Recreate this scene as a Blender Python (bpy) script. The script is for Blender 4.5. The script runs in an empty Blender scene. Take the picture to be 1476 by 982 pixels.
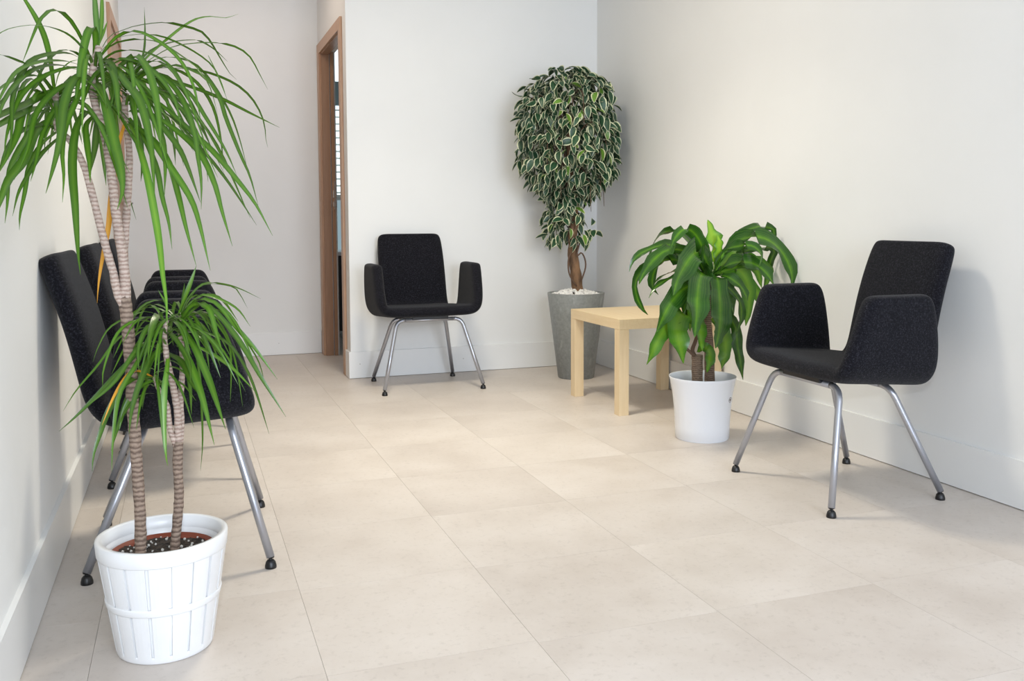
import bpy, bmesh, math, random
from mathutils import Vector, Matrix, noise
random.seed(7)
C = bpy.context.scene.collection
PI = math.pi
# ------------------------------------------------------------------ camera
FPX, PITCH, YAW, ROLL, SH, CH = 1323.83, -0.0678, 0.3442, -0.0045, -85.17, 0.9135
fwd = Vector((math.sin(YAW)*math.cos(PITCH), math.cos(YAW)*math.cos(PITCH), math.sin(PITCH)))
rgt0 = Vector((math.cos(YAW), -math.sin(YAW), 0)); up0 = rgt0.cross(fwd)
rgt = rgt0*math.cos(ROLL)+up0*math.sin(ROLL); upv = -rgt0*math.sin(ROLL)+up0*math.cos(ROLL)
cd = bpy.data.cameras.new('camera'); cam = bpy.data.objects.new('camera', cd); C.objects.link(cam)
m = Matrix((rgt, upv, -fwd)).transposed().to_4x4(); m.translation = (0, 0, CH); cam.matrix_world = m
cd.sensor_width = 36; cd.lens = FPX/1476*36; cd.shift_y = SH/1476; cd.clip_start = .02
bpy.context.scene.camera = cam
def at(px, py, Y, wall=-.322):
    """point of the room seen at a pixel, at depth Y (kept clear of the left wall)"""
    d = fwd+rgt*((px-738)/FPX)-upv*((py-491-SH)/FPX)
    p = Vector((0, 0, CH))+d*(Y/d.y)
    if p.x < wall: p = Vector((0, 0, CH))+d*(wall/d.x)
    return p
# ------------------------------------------------------------------ world, lights, exposure
w = bpy.data.worlds.new('world'); bpy.context.scene.world = w; w.use_nodes = True
w.node_tree.nodes['Background'].inputs[0].default_value = (.80, .88, 1, 1)
w.node_tree.nodes['Background'].inputs[1].default_value = .15
vs = bpy.context.scene.view_settings
vs.view_transform = 'Standard'; vs.look = 'None'; vs.gamma = 1; vs.use_curve_mapping = False; vs.exposure = 0.0
def area(name, loc, direction, sx, sy, power, col, spread=PI):
    l = bpy.data.lights.new(name, 'AREA'); l.shape = 'RECTANGLE'; l.size = sx; l.size_y = sy; l.energy = power; l.color = col; l.spread = spread
    o = bpy.data.objects.new(name, l); o.location = loc; o.rotation_euler = Vector(direction).to_track_quat('-Z', 'Y').to_euler(); C.objects.link(o); return o
area('window_daylight', (1.1, -2.3, 1.45), (0.0, 1, -.08), 2.2, 1.9, 74, (.76, .855, 1), 2.0)
area('camera_flash', (-.03, -.06, 1.16), (.32, 1, -.10), .07, .04, 15, (.84, .92, 1))
CEIL_LIGHT = (1.0, 3.5)
# ------------------------------------------------------------------ helpers
def new_obj(name, me, mats, parent=None, smooth=False):
    o = bpy.data.objects.new(name, me); C.objects.link(o)
    for mt in (mats if isinstance(mats, (list, tuple)) else [mats]): me.materials.append(mt)
    if parent: o.parent = parent
    if smooth: me.polygons.foreach_set('use_smooth', [True]*len(me.polygons))
    return o
def obj(name, bm, mats, parent=None, smooth=False):
    me = bpy.data.meshes.new(name); bm.normal_update(); bm.to_mesh(me); bm.free()
    return new_obj(name, me, mats, parent, smooth)
def fixn(bm):
    bmesh.ops.recalc_face_normals(bm, faces=bm.faces[:]); return bm
def box(x0, x1, y0, y1, z0, z1, bev=0, bm=None, segs=2):
    b = bmesh.new()
    bmesh.ops.create_cube(b, size=1)
    bmesh.ops.scale(b, vec=(x1-x0, y1-y0, z1-z0), verts=b.verts)
    bmesh.ops.translate(b, vec=((x0+x1)/2, (y0+y1)/2, (z0+z1)/2), verts=b.verts)
    if bev: bmesh.ops.bevel(b, geom=b.edges[:], offset=bev, segments=segs, affect='EDGES', profile=.5)
    if bm is None: return b
    me = bpy.data.meshes.new('t'); b.to_mesh(me); b.free(); bm.from_mesh(me); bpy.data.meshes.remove(me); return bm
def lathe(prof, n=48, bm=None, cx=0, cy=0, wob=None):
    bm = bm or bmesh.new(); rings = []
    for r, z in prof:
        rings.append([bm.verts.new((cx+r*math.cos(2*PI*i/n), cy+r*math.sin(2*PI*i/n), z)) for i in range(n)] if r > 1e-6 else [bm.verts.new((cx, cy, z))])
    for a, b in zip(rings, rings[1:]):
        for i in range(n):
            j = (i+1) % n
            if len(a) == 1: bm.faces.new((a[0], b[i], b[j])) if len(b) > 1 else None
            elif len(b) == 1: bm.faces.new((a[i], a[j], b[0]))
            else: bm.faces.new((a[i], a[j], b[j], b[i]))
    return bm
def spline(pts, n):
    pts = [Vector(p) for p in pts]; P = [pts[0]*2-pts[1]]+pts+[pts[-1]*2-pts[-2]]
    cum = [0]
    for a, b in zip(pts, pts[1:]): cum.append(cum[-1]+(b-a).length)
    out = []
    for k in range(n+1):
        s = cum[-1]*k/n; i = 0
        while i < len(pts)-2 and cum[i+1] < s: i += 1
        t = (s-cum[i])/max(1e-9, cum[i+1]-cum[i]); t = min(max(t, 0), 1)
        p0, p1, p2, p3 = P[i:i+4]
        out.append(.5*((2*p1)+(p2-p0)*t+(2*p0-5*p1+4*p2-p3)*t*t+(3*p1-p0-3*p2+p3)*t**3))
    return out
def tube(pts, radii, n=10, bm=None, caps=True, rough=0):
    bm = bm or bmesh.new(); pts = [Vector(p) for p in pts]
    if not isinstance(radii, (list, tuple)): radii = [radii]*len(pts)
    ref = None; rings = []
    for i, p in enumerate(pts):
        t = (pts[min(i+1, len(pts)-1)]-pts[max(i-1, 0)]).normalized()
        if ref is None: ref = t.orthogonal().normalized()
        ref = (ref-t*ref.dot(t)).normalized(); b = t.cross(ref)
        rings.append([bm.verts.new(p+(ref*math.cos(2*PI*k/n)+b*math.sin(2*PI*k/n))*radii[i]*(1+rough*random.uniform(-1, 1))) for k in range(n)])
    for a, c in zip(rings, rings[1:]):
        for k in range(n): bm.faces.new((a[k], a[(k+1) % n], c[(k+1) % n], c[k]))
    if caps: bm.faces.new(rings[0][::-1]); bm.faces.new(rings[-1])
    return bm
def thing(name, label, cat, loc=(0, 0, 0), rz=0, group=None):
    o = bpy.data.objects.new(name, None); C.objects.link(o); o.location = loc; o.rotation_euler = (0, 0, rz); o.empty_display_size = .1
    o['label'] = label; o['category'] = cat
    if group: o['group'] = group
    return o
def struct(name, bm, mt, parent=None, smooth=False):
    o = obj(name, bm, mt, parent, smooth)
    if not parent: o['kind'] = 'structure'
    return o
# ------------------------------------------------------------------ materials
def mat(name, col, rough=.5, metal=0, spec=.5, build=None):
    mt = bpy.data.materials.new(name); mt.use_nodes = True; nt = mt.node_tree; b = nt.nodes['Principled BSDF']
    b.inputs['Base Color'].default_value = (*col, 1); b.inputs['Roughness'].default_value = rough
    b.inputs['Metallic'].default_value = metal; b.inputs['Specular IOR Level'].default_value = spec
    if build: build(nt, b)
    return mt
def N(nt, t, **k):
    n = nt.nodes.new(t)
    for a, v in k.items():
        if a.startswith('i_'): n.inputs[int(a[2:]) if a[2:].isdigit() else a[2:].replace('_', ' ')].default_value = v
        else: setattr(n, a, v)
    return n
def coord(nt, scale=(1, 1, 1), kind='Object', offset_random=False):
    tc = N(nt, 'ShaderNodeTexCoord'); mp = N(nt, 'ShaderNodeMapping'); mp.inputs['Scale'].default_value = scale
    nt.links.new(tc.outputs[kind], mp.inputs[0])
    if offset_random:
        oi = N(nt, 'ShaderNodeObjectInfo'); mu = N(nt, 'ShaderNodeVectorMath', operation='SCALE'); mu.inputs[3].default_value = 13.7
        cx = N(nt, 'ShaderNodeCombineXYZ')
        for k in range(3): nt.links.new(oi.outputs['Random'], cx.inputs[k])
        nt.links.new(cx.outputs[0], mu.inputs[0]); nt.links.new(mu.outputs[0], mp.inputs['Location'])
    return mp.outputs[0]
def ramp(nt, fac, stops):
    r = N(nt, 'ShaderNodeValToRGB'); e = r.color_ramp.elements
    while len(e) < len(stops): e.new(.5)
    for el, (p, c) in zip(e, stops): el.position = p; el.color = (*c, 1) if len(c) == 3 else c
    nt.links.new(fac, r.inputs[0]); return r.outputs[0]
def noise_n(nt, vec, scale, detail=4, rough=.6):
    n = N(nt, 'ShaderNodeTexNoise'); n.inputs['Scale'].default_value = scale; n.inputs['Detail'].default_value = detail; n.inputs['Roughness'].default_value = rough
    nt.links.new(vec, n.inputs['Vector']); return n.outputs[0]
def bump(nt, b, h, strength, dist=.001):
    n = N(nt, 'ShaderNodeBump'); n.inputs['Strength'].default_value = strength; n.inputs['Distance'].default_value = dist
    nt.links.new(h, n.inputs['Height']); nt.links.new(n.outputs[0], b.inputs['Normal'])
def noisy(c0, c1, scale, sc=(1, 1, 1), bstr=0, bdist=.001, lo=.3, hi=.7, rnd=False, detail=4, bscale=None):
    def f(nt, b):
        v = coord(nt, sc, offset_random=rnd); n = noise_n(nt, v, scale, detail)
        nt.links.new(ramp(nt, n, [(lo, c0), (hi, c1)]), b.inputs['Base Color'])
        if bstr: bump(nt, b, noise_n(nt, v, bscale or scale, 3), bstr, bdist)
    return f
def mixc(nt, fac, a, b, mode='MIX'):
    m = N(nt, 'ShaderNodeMix', data_type='RGBA', blend_type=mode)
    for s, v in ((m.inputs[0], fac), (m.inputs[6], a), (m.inputs[7], b)):
        if hasattr(v, 'links') or hasattr(v, 'is_linked'): nt.links.new(v, s)
        else: s.default_value = v if not isinstance(v, tuple) or len(v) == 4 else (*v, 1)
    return m.outputs[2]
WALL = mat('painted_plaster', (.80, .795, .775), .85, spec=.2, build=noisy((.788, .788, .775), (.808, .808, .797), 2.5, bstr=.25, bdist=.0006, bscale=180))
CEIL = mat('ceiling_paint', (.85, .84, .81), .9)
BASE = mat('baseboard_paint', (.80, .80, .79), .38, spec=.4)
def floor_build(nt, b):
    v = coord(nt, (1, 1, 1), offset_random=True)
    a = noise_n(nt, v, 3.2, 6, .62); f = noise_n(nt, v, 60, 4, .7)
    base = ramp(nt, a, [(.3, (.565, .50, .445)), (.5, (.625, .563, .508)), (.72, (.675, .618, .568))])
    sp = ramp(nt, f, [(.30, (.80, .79, .78)), (.46, (1, 1, 1)), (.7, (1.0, 1.0, 1.0))])
    c = mixc(nt, .55, base, sp, 'MULTIPLY')
    oi = N(nt, 'ShaderNodeObjectInfo'); t = ramp(nt, oi.outputs['Random'], [(0, (.955, .953, .955)), (1, (1.0, 1.0, 1.0))])
    nt.links.new(mixc(nt, 1.0, c, t, 'MULTIPLY'), b.inputs['Base Color'])
    nt.links.new(ramp(nt, a, [(.3, (.36,)*3), (.7, (.5,)*3)]), b.inputs['Roughness'])
    bump(nt, b, f, .12, .0006)
TILE = mat('stone_look_tile', (.6, .54, .46), .42, spec=.42, build=floor_build)
JOINT = mat('tile_joint', (.42, .38, .33), .9)
def wood(c0, c1, sc, rough=.4):
    def f(nt, b):
        v = coord(nt, sc, offset_random=True); n = noise_n(nt, v, 9, 5, .6)
        nt.links.new(ramp(nt, n, [(.3, c0), (.7, c1)]), b.inputs['Base Color'])
    return mat('wood', c1, rough, build=f)
BEECH = wood((.40, .225, .13), (.50, .30, .18), (6, 6, .5)); BEECH.name = 'beech_veneer'
BEECHD = wood((.34, .19, .11), (.41, .235, .14), (6, 6, .5)); BEECHD.name = 'beech_veneer_inner'
BIRCH_TOP = wood((.72, .555, .33), (.79, .635, .41), (7, .7, 7)); BIRCH_TOP.name = 'birch_top'
BIRCH_LEG = wood((.72, .55, .33), (.78, .62, .40), (9, 9, .6)); BIRCH_LEG.name = 'birch_leg'
BIRCH_DARK = BIRCH_LEG
def fabric_build(nt, b):
    v = coord(nt, (1, 1, 1)); n = noise_n(nt, v, 190, 4, .9); n2 = noise_n(nt, v, 70, 4, .8)
    c = ramp(nt, n, [(.36, (.0015, .0017, .003)), (.52, (.006, .006, .009)), (.66, (.034, .033, .042))])
    nt.links.new(c, b.inputs['Base Color']); bump(nt, b, n, .8, .0016)
FABRIC = mat('charcoal_felt', (.012, .012, .016), .95, spec=.15, build=fabric_build)
FABRIC.node_tree.nodes['Principled BSDF'].inputs['Sheen Weight'].default_value = .07
FABRIC.node_tree.nodes['Principled BSDF'].inputs['Sheen Roughness'].default_value = .5
STEEL = mat('silver_lacquered_steel', (.42, .43, .47), .33, metal=.75)
CHROME = mat('bright_metal', (.75, .76, .78), .2, metal=1)
BLACK = mat('black_plastic', (.008, .008, .009), .4)
WHITE_PL = mat('white_glazed', (.80, .81, .84), .22, spec=.5)
POT_IN = mat('pot_inside', (.60, .64, .70), .4)
BASKET = mat('white_lacquered_slats', (.86, .855, .85), .3, spec=.5, build=noisy((.77, .77, .775), (.80, .80, .80), 14))
BRONZE = mat('brown_emblem_print', (.16, .11, .08), .5)
TERRA = mat('terracotta_plastic', (.22, .045, .02), .5)
SOIL = mat('potting_soil', (.02, .014, .01), .95, build=noisy((.006, .005, .005), (.05, .035, .025), 90, bstr=1, bdist=.006))
PERL = mat('perlite', (.55, .53, .5), .8)
def concrete(nt, b):
    v = coord(nt); a = noise_n(nt, v, 55, 5, .7); s = noise_n(nt, coord(nt, (1, 1, .35)), 22, 3, .5)
    base = ramp(nt, a, [(.3, (.20, .212, .21)), (.7, (.285, .30, .295))])
    st = ramp(nt, s, [(.64, (0, 0, 0)), (.70, (.30,)*3)])
    nt.links.new(mixc(nt, st, base, (.48, .50, .50, 1)), b.inputs['Base Color'])
CONC = mat('grey_zinc_look', (.26, .27, .27), .5, build=concrete)
CONC_TOP = mat('grey_rim', (.16, .17, .17), .5)
PEBBLE = mat('white_pebble', (.82, .81, .79), .7)
def bark(c0, c1, c2, ring=60):
    def f(nt, b):
        v = coord(nt, (1, 1, 1)); wv = N(nt, 'ShaderNodeTexWave', wave_type='BANDS', bands_direction='Z'); wv.inputs['Scale'].default_value = ring/6.28
        wv.inputs['Distortion'].default_value = 3; wv.inputs['Detail'].default_value = 3; wv.inputs['Detail Scale'].default_value = 3; nt.links.new(v, wv.inputs[0])
        n = noise_n(nt, v, 60, 4, .7)
        c = ramp(nt, wv.outputs[1], [(.05, c0), (.35, c1), (.9, c2)])
        nt.links.new(mixc(nt, .5, c, ramp(nt, n, [(.3, (.45,)*3), (.7, (1,)*3)]), 'MULTIPLY'), b.inputs['Base Color'])
        bump(nt, b, wv.outputs[1], .7, .002)
    return f
BARK_PALM = mat('ringed_bark', (.5, .4, .33), .8, build=bark((.36, .25, .20), (.48, .36, .30), (.58, .46, .39), 230))
BARK_LOW = mat('ringed_brown_bark', (.3, .2, .15), .85, build=bark((.15, .10, .075), (.25, .175, .13), (.33, .245, .185), 190))
BARK_CORN = mat('corn_cane_bark', (.3, .2, .14), .8, build=bark((.14, .09, .06), (.22, .145, .10), (.30, .21, .145), 240))
BARK_FIC = mat('ficus_bark', (.2, .12, .07), .8, build=noisy((.045, .025, .015), (.30, .17, .09), 30, (1, 1, .25), bstr=.9, bdist=.004))
VINE = mat('vine_bark', (.12, .07, .045), .8)
def leafmat(name, stops, rough=.35, transl=.22, edge=None, vary=.35, stripes=None):
    """stops: colours across the blade (0 = midrib, 1 = margin)"""
    def f(nt, b):
        uv = N(nt, 'ShaderNodeUVMap'); uv.uv_map = 'UVMap'; sep = N(nt, 'ShaderNodeSeparateXYZ'); nt.links.new(uv.outputs[0], sep.inputs[0])
        v = coord(nt, offset_random=True)
        nn = noise_n(nt, v, 60 if edge else 30, 2, .5)
        ma = N(nt, 'ShaderNodeMath', operation='MULTIPLY_ADD'); nt.links.new(nn, ma.inputs[0]); ma.inputs[1].default_value = edge or .15; nt.links.new(sep.outputs[0], ma.inputs[2])
        c = ramp(nt, ma.outputs[0], stops)
        oi = N(nt, 'ShaderNodeObjectInfo')
        t = ramp(nt, oi.outputs['Random'], [(0, (1-vary, 1-vary, 1-vary)), (.8, (1, 1, 1)), (1, (1.0, 1.0, .9))])
        c = mixc(nt, 1.0, c, t, 'MULTIPLY')
        if stripes:
            sv = coord(nt, (1, 1, 1), 'UV'); mp = sv.node; mp.inputs['Scale'].default_value = (14, .6, 1)
            s = noise_n(nt, sv, 1.5, 2, .5)
            c = mixc(nt, ramp(nt, s, [(.45, (0, 0, 0)), (.7, (stripes,)*3)]), c, (.16, .34, .04, 1))
        nt.links.new(c, b.inputs['Base Color'])
        out = nt.nodes['Material Output']; tr = N(nt, 'ShaderNodeBsdfTranslucent'); nt.links.new(c, tr.inputs[0])
        mx = N(nt, 'ShaderNodeMixShader'); mx.inputs[0].default_value = transl
        nt.links.new(b.outputs[0], mx.inputs[1]); nt.links.new(tr.outputs[0], mx.inputs[2]); nt.links.new(mx.outputs[0], out.inputs[0])
    return mat(name, (.05, .2, .02), rough, build=f)
PALM = leafmat('dragon_tree_leaf', [(0, (.12, .25, .02)), (.5, (.075, .19, .012)), (1, (.045, .13, .008))], .33)
PALM_L = leafmat('fresh_dragon_tree_leaf', [(0, (.19, .35, .03)), (.5, (.12, .28, .02)), (1, (.07, .20, .015))], .35)
PALM_Y = leafmat('yellowed_leaf', [(0, (.85, .42, .02)), (1, (.75, .33, .02))], .45)
PALM_D = leafmat('dry_leaf', [(0, (.55, .45, .30)), (1, (.45, .34, .2))], .6)
CORN = leafmat('corn_plant_leaf', [(0, (.20, .38, .02)), (.16, (.09, .25, .014)), (.36, (.03, .115, .012)), (1, (.016, .075, .010))], .22, vary=.3, stripes=.4)
CORN_L = leafmat('light_corn_plant_leaf', [(0, (.20, .38, .025)), (.5, (.10, .26, .018)), (1, (.04, .15, .012))], .28, vary=.15, stripes=.4)
CORN_U = leafmat('new_corn_plant_leaf', [(0, (.42, .66, .05)), (.6, (.30, .58, .04)), (1, (.10, .28, .03))], .3, vary=.1)
FIC = leafmat('variegated_leaf', [(0, (.035, .10, .04)), (.6, (.018, .065, .032)), (.80, (.03, .09, .035)), (.87, (.70, .72, .48))], .4, transl=.1, edge=.22, vary=.25)
FIC_L = leafmat('young_variegated_leaf', [(0, (.20, .36, .05)), (.6, (.13, .29, .04)), (.76, (.16, .30, .06)), (.84, (.78, .78, .50))], .4, transl=.1, edge=.22, vary=.25)
def emit(name, col, s):
    mt = bpy.data.materials.new(name); mt.use_nodes = True; nt = mt.node_tree; e = N(nt, 'ShaderNodeEmission'); e.inputs[0].default_value = (*col, 1); e.inputs[1].default_value = s
    nt.links.new(e.outputs[0], nt.nodes['Material Output'].inputs[0]); return mt
DIFFUSER = emit('lit_diffuser', (1, .88, .70), 3)
PANE_LIT = emit('daylit_pane', (.80, .93, 1), 1.6)
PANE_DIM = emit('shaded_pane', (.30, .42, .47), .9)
DARK = mat('dark_laminate', (.01, .01, .012), .5)
BLIND = mat('white_blind', (.75, .8, .72), .5)
# ------------------------------------------------------------------ room shell
XL, XR, YB, YA, XD = -.340, 2.449, 5.252, 6.363, .895
BB = .012; BH = .155; CZ = 2.6; YF = -2.4; XD2 = .985; Y2 = 8.8; X2 = 3.0
struct('wall_left', box(XL-.12, XL, YF, YA+.1, -.02, CZ+.05), WALL)
struct('wall_right', box(XR, XR+.12, YF, YB+.1, -.02, CZ+.05), WALL)
struct('wall_back', box(XD, XR, YB, YB+.1, -.02, CZ+.05), WALL)
struct('wall_alcove', box(XL, XD2, YA, YA+.1, -.02, CZ+.05), WALL)
wd = box(XD, XD2, YB+.1, 5.43, -.02, CZ+.05); box(XD, XD2, 6.22, YA, -.02, CZ+.05, bm=wd); box(XD, XD2, 5.43, 6.22, 2.02, CZ+.05, bm=wd)
struct('wall_doorway', wd, WALL)
wf = box(XL, 0, YF-.12, YF, -.02, CZ); box(2.2, XR, YF-.12, YF, -.02, CZ, bm=wf); box(0, 2.2, YF-.12, YF, -.02, .5, bm=wf); box(0, 2.2, YF-.12, YF, 2.4, CZ, bm=wf)
struct('wall_front', wf, WALL)
struct('ceiling', box(XL-.12, XR+.12, YF, YA+.1, CZ, CZ+.12), CEIL)
# office behind the doorway
struct('wall_office_far', box(XD2, X2, Y2, Y2+.1, -.02, 2.9), WALL)
struct('wall_office_right', box(X2, X2+.1, YB+.1, Y2+.1, -.02, 2.9), WALL)
struct('wall_office_left', box(XD2-.1, XD2, YA+.1, Y2+.1, -.02, 2.9), WALL)
struct('ceiling_office', box(XD2-.1, X2+.1, YB+.1, Y2+.1, 2.9, 3.0), CEIL)
# floor: a sub-floor with one object per tile
fl = struct('floor', box(XL-.1, X2, YF, Y2, -.06, -.004), JOINT)
TP = .4507; GX0 = .249-TP*2; GY0 = 1.80-TP*10
g_ = .0007
tile_cache = {}
def tile(x0, x1, y0, y1):
    key = (round(x1-x0, 4), round(y1-y0, 4))
    if key not in tile_cache:
        bm = box(0, key[0]-g_, 0, key[1]-g_, -.004, 0); me = bpy.data.meshes.new('tile'); bm.to_mesh(me); bm.free(); me.materials.append(TILE); tile_cache[key] = me
    o = bpy.data.objects.new('tile', tile_cache[key]); C.objects.link(o); o.parent = fl; o.location = (x0+g_/2, y0+g_/2, 0)
ix = 0
while GX0+ix*TP < XR+.7:
    xa, xb = GX0+ix*TP, GX0+(ix+1)*TP; off = [.0, .02, .006, -.004, .003, .012, .0, .01, 0][ix % 9]
    iy = 0
    while GY0+iy*TP < Y2-.01:
        ya, yb = GY0+iy*TP+off, GY0+(iy+1)*TP+off; iy += 1
        x0, x1, y0, y1 = max(xa, XL), min(xb, XR if ya < YB-.1 else X2), max(ya, YF), min(yb, Y2)
        if ya < YB < yb and x0 > XD+.1: y1 = min(y1, YB+.1)
        if ya >= YB and (x0 > 1.7 or (x0 < XL+.6 and ya > YA)): continue
        if x1-x0 > .02 and y1-y0 > .02: tile(x0, x1, y0, y1)
    ix += 1
# baseboards (3 mm above the floor, with a dark joint beneath)
struct('baseboard_left', box(XL, XL+BB, YF, 5.28, .003, BH), BASE)
struct('baseboard_right', box(XR-BB, XR, YF, YB, .003, BH), BASE)
struct('baseboard_back', box(XD-BB, XR-BB, YB-BB, YB, .002, BH, .0015), BASE)
struct('baseboard_alcove', box(XL, XD-BB, YA-BB, YA, .002, BH, .0015), BASE)
struct('baseboard_doorway', box(XD-BB, XD, YB, 5.366, .002, BH, .0015), BASE)
def nail(px, py, Y, par):
    p = at(px, py, Y); o = obj('nail_hole', lathe([(0, 0), (.0022, .0004), (.0022, -.0004), (0, -.0005)], 8), BRONZE, bpy.data.objects[par])
    o.location = (p.x, Y, p.z); o.rotation_euler = (PI/2, 0, 0)
nail(519, 525, YB-BB, 'baseboard_back'); nail(668, 517, YB-BB, 'baseboard_back'); nail(402, 495, YA-BB, 'baseboard_alcove')
# door 2: open doorway in the return wall, beech casing
def door_root(name):
    o = bpy.data.objects.new(name, None); C.objects.link(o); o['kind'] = 'structure'; return o
d2 = door_root('door_2')
obj('casing_post', box(XD-BB-.003, XD, 5.366, 5.432, 0, 2.078, .001), BEECH, d2)
obj('casing_post', box(XD-BB-.003, XD, 6.22, 6.31, 0, 2.078, .001), BEECH, d2)
obj('casing_head', box(XD-BB-.003, XD, 5.432, 6.22, 2.012, 2.078, .001), BEECH, d2)
obj('jamb', box(XD, .945, 6.205, 6.222, 0, 2.02), BEECHD, d2)
obj('jamb_stop', box(.951, .972, 6.198, 6.222, 0, 2.02), BEECHD, d2)
obj('jamb', box(XD, XD2, 5.428, 5.434, 0, 2.02), BEECHD, d2)
obj('jamb_head', box(XD, .945, 5.434, 6.205, 2.004, 2.022), BEECHD, d2)
hb = box(.962, .972, 6.19, 6.20, .985, 1.17); box(.955, .975, 6.184, 6.198, 1.00, 1.035, .002, hb); box(.955, .975, 6.184, 6.198, 1.06, 1.11, .002, hb)
obj('strike_plate', hb, CHROME, d2)
obj('door_leaf', box(1.0, 1.78, 5.445, 5.485, .01, 2.0, .001), BEECH, d2)
# door 1: closed door in the left wall
d1 = door_root('door_1')
obj('casing_post', box(XL, XL+.016, 5.28, 5.36, 0, 2.05, .001), BEECH, d1)
obj('casing_post', box(XL, XL+.016, 6.20, 6.28, 0, 2.05, .001), BEECH, d1)
obj('casing_head', box(XL, XL+.016, 5.36, 6.20, 1.98, 2.05, .001), BEECH, d1)
obj('door_leaf', box(XL, XL+.006, 5.36, 6.20, .005, 1.98, .001), BEECHD, d1)
hd = tube([(XL+.006, 6.12, 1.02), (XL+.05, 6.12, 1.02), (XL+.056, 6.11, 1.02), (XL+.056, 6.0, 1.02)], .009)
obj('door_handle', hd, CHROME, d1, True)
# office window with blind
w1 = door_root('window_1')
obj('window_frame', box(1.05, 2.6, Y2-.05, Y2, 2.52, 2.6, bm=box(1.05, 2.6, Y2-.05, Y2, .50, .62, bm=box(1.05, 1.12, Y2-.05, Y2, .6, 2.52))), BASE, w1)
obj('pane', box(1.12, 2.6, Y2-.02, Y2-.01, 1.15, 2.52), PANE_LIT, w1)
obj('pane', box(1.12, 2.6, Y2-.02, Y2-.01, .62, 1.10), PANE_DIM, w1)
obj('transom', box(1.12, 2.6, Y2-.05, Y2-.005, 1.10, 1.15), BASE, w1)
obj('blind_valance', box(1.12, 2.6, Y2-.10, Y2-.06, 1.98, 2.2), mat('blind_fabric', (.35, .45, .48), .7), w1)
for k in range(13):
    o = obj('blind_slat', box(1.12, 2.6, -.012, .012, -.0012, .0012), BLIND, w1); o.location = (0, Y2-.08, 1.17+k*.064); o.rotation_euler = (.6, 0, 0)
cb = thing('desk_cabinet', 'dark low cabinet with a pale top, seen through the narrow doorway gap', 'cabinet', (1.5, 7.3, 0))
obj('carcass', box(-.38, .7, -.25, .25, .06, .64, .003), DARK, cb); obj('worktop', box(-.39, .71, -.26, .26, .64, .67, .003), WHITE_PL, cb)
obj('plinth', box(-.36, .68, -.23, .23, 0, .06), CHROME, cb)
# ceiling light (out of view, lights the middle of the room)
lx, ly = CEIL_LIGHT
cl = thing('ceiling_light', 'square white ceiling light with a glowing diffuser above the room centre', 'light', (lx, ly, CZ))
lb = box(-.25, .25, -.25, -.23, -.05, 0); box(-.25, .25, .23, .25, -.05, 0, bm=lb); box(-.25, -.23, -.23, .23, -.05, 0, bm=lb); box(.23, .25, -.23, .23, -.05, 0, bm=lb)
obj('light_frame', lb, BASE, cl); obj('diffuser', box(-.23, .23, -.23, .23, -.035, -.03), DIFFUSER, cl)
area('ceiling_lamp', (lx, ly, CZ-.055), (0, 0, -1), .42, .42, 20, (1, .91, .75))
area('ceiling_lamp_floor_fill', (lx, ly, CZ-.056), (0, 0, -1), .42, .42, 14, (1, .94, .78), 2.0)  # added second beam, narrower, to brighten and warm the middle of the floor
al = thing('alcove_fill_fixture', 'added fill light shaped as a small round downlight, rear alcove ceiling', 'light', (.3, 5.5, CZ))  # added fixture, out of view, holding the fill light for the alcove
obj('light_frame', lathe([(.11, 0), (.13, 0), (.13, -.012), (.11, -.012), (.11, 0)], 32), BASE, al); obj('diffuser', lathe([(0, -.004), (.11, -.004)], 32), DIFFUSER, al)
area('alcove_fill', (.3, 5.5, CZ-.03), (0, 0, -1), .2, .2, 4.6, (1, .83, .70))  # added fill that lifts the dim alcove walls; no lamp known there
# ------------------------------------------------------------------ chairs
def shell_mesh():
    bm = bmesh.new()
    us = [-.205, -.12, 0, .12, .205]; vs_ = [-.195, -.12, .0, .10, .15]
    seat = [[bm.verts.new((u*(1 if j else .985), v, .427-.055*(v+.195)-.004*(1-abs(u)/.205)*(1 if 0 < j < 4 else .3))) for u in us] for j, v in enumerate(vs_)]
    for j in range(4):
        for i in range(4): bm.faces.new((seat[j][i], seat[j][i+1], seat[j+1][i+1], seat[j+1][i]))
    wing = [(.242, .432, -.198, .150), (.264, .458, -.196, .160), (.271, .520, -.176, .156), (.273, .60, -.148, .142), (.274, .652, -.128, .128), (.274, .677, -.106, .104)]
    ts = [0, .2174, .565, .855, 1.0]
    for s, col in ((-1, 0), (1, 4)):
        prev = [seat[j][col] for j in range(5)]
        for x, z, y0, y1 in wing:
            row = [bm.verts.new((s*x, y0+(y1-y0)*t, z-.030*t*max(0, 1-(z-.43)/.12))) for t in ts]
            for j in range(4):
                f = (prev[j], prev[j+1], row[j+1], row[j]) if s > 0 else (prev[j+1], prev[j], row[j], row[j+1])
                bm.faces.new(f)
            prev = row
    back = [(.172, .413, .202), (.196, .442, .200), (.210, .50, .198), (.230, .60, .197), (.254, .69, .195), (.281, .77, .192), (.297, .812, .186), (.303, .828, .170)]
    prev = seat[4]
    for y, z, hw in back:
        row = [bm.verts.new((u/.205*hw, y-.006*(1-(u/.205)**2), z)) for u in us]
        for i in range(4): bm.faces.new((prev[i], prev[i+1], row[i+1], row[i]))
        prev = row
    bmesh.ops.recalc_face_normals(bm, faces=bm.faces[:])
    return bm
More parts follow.
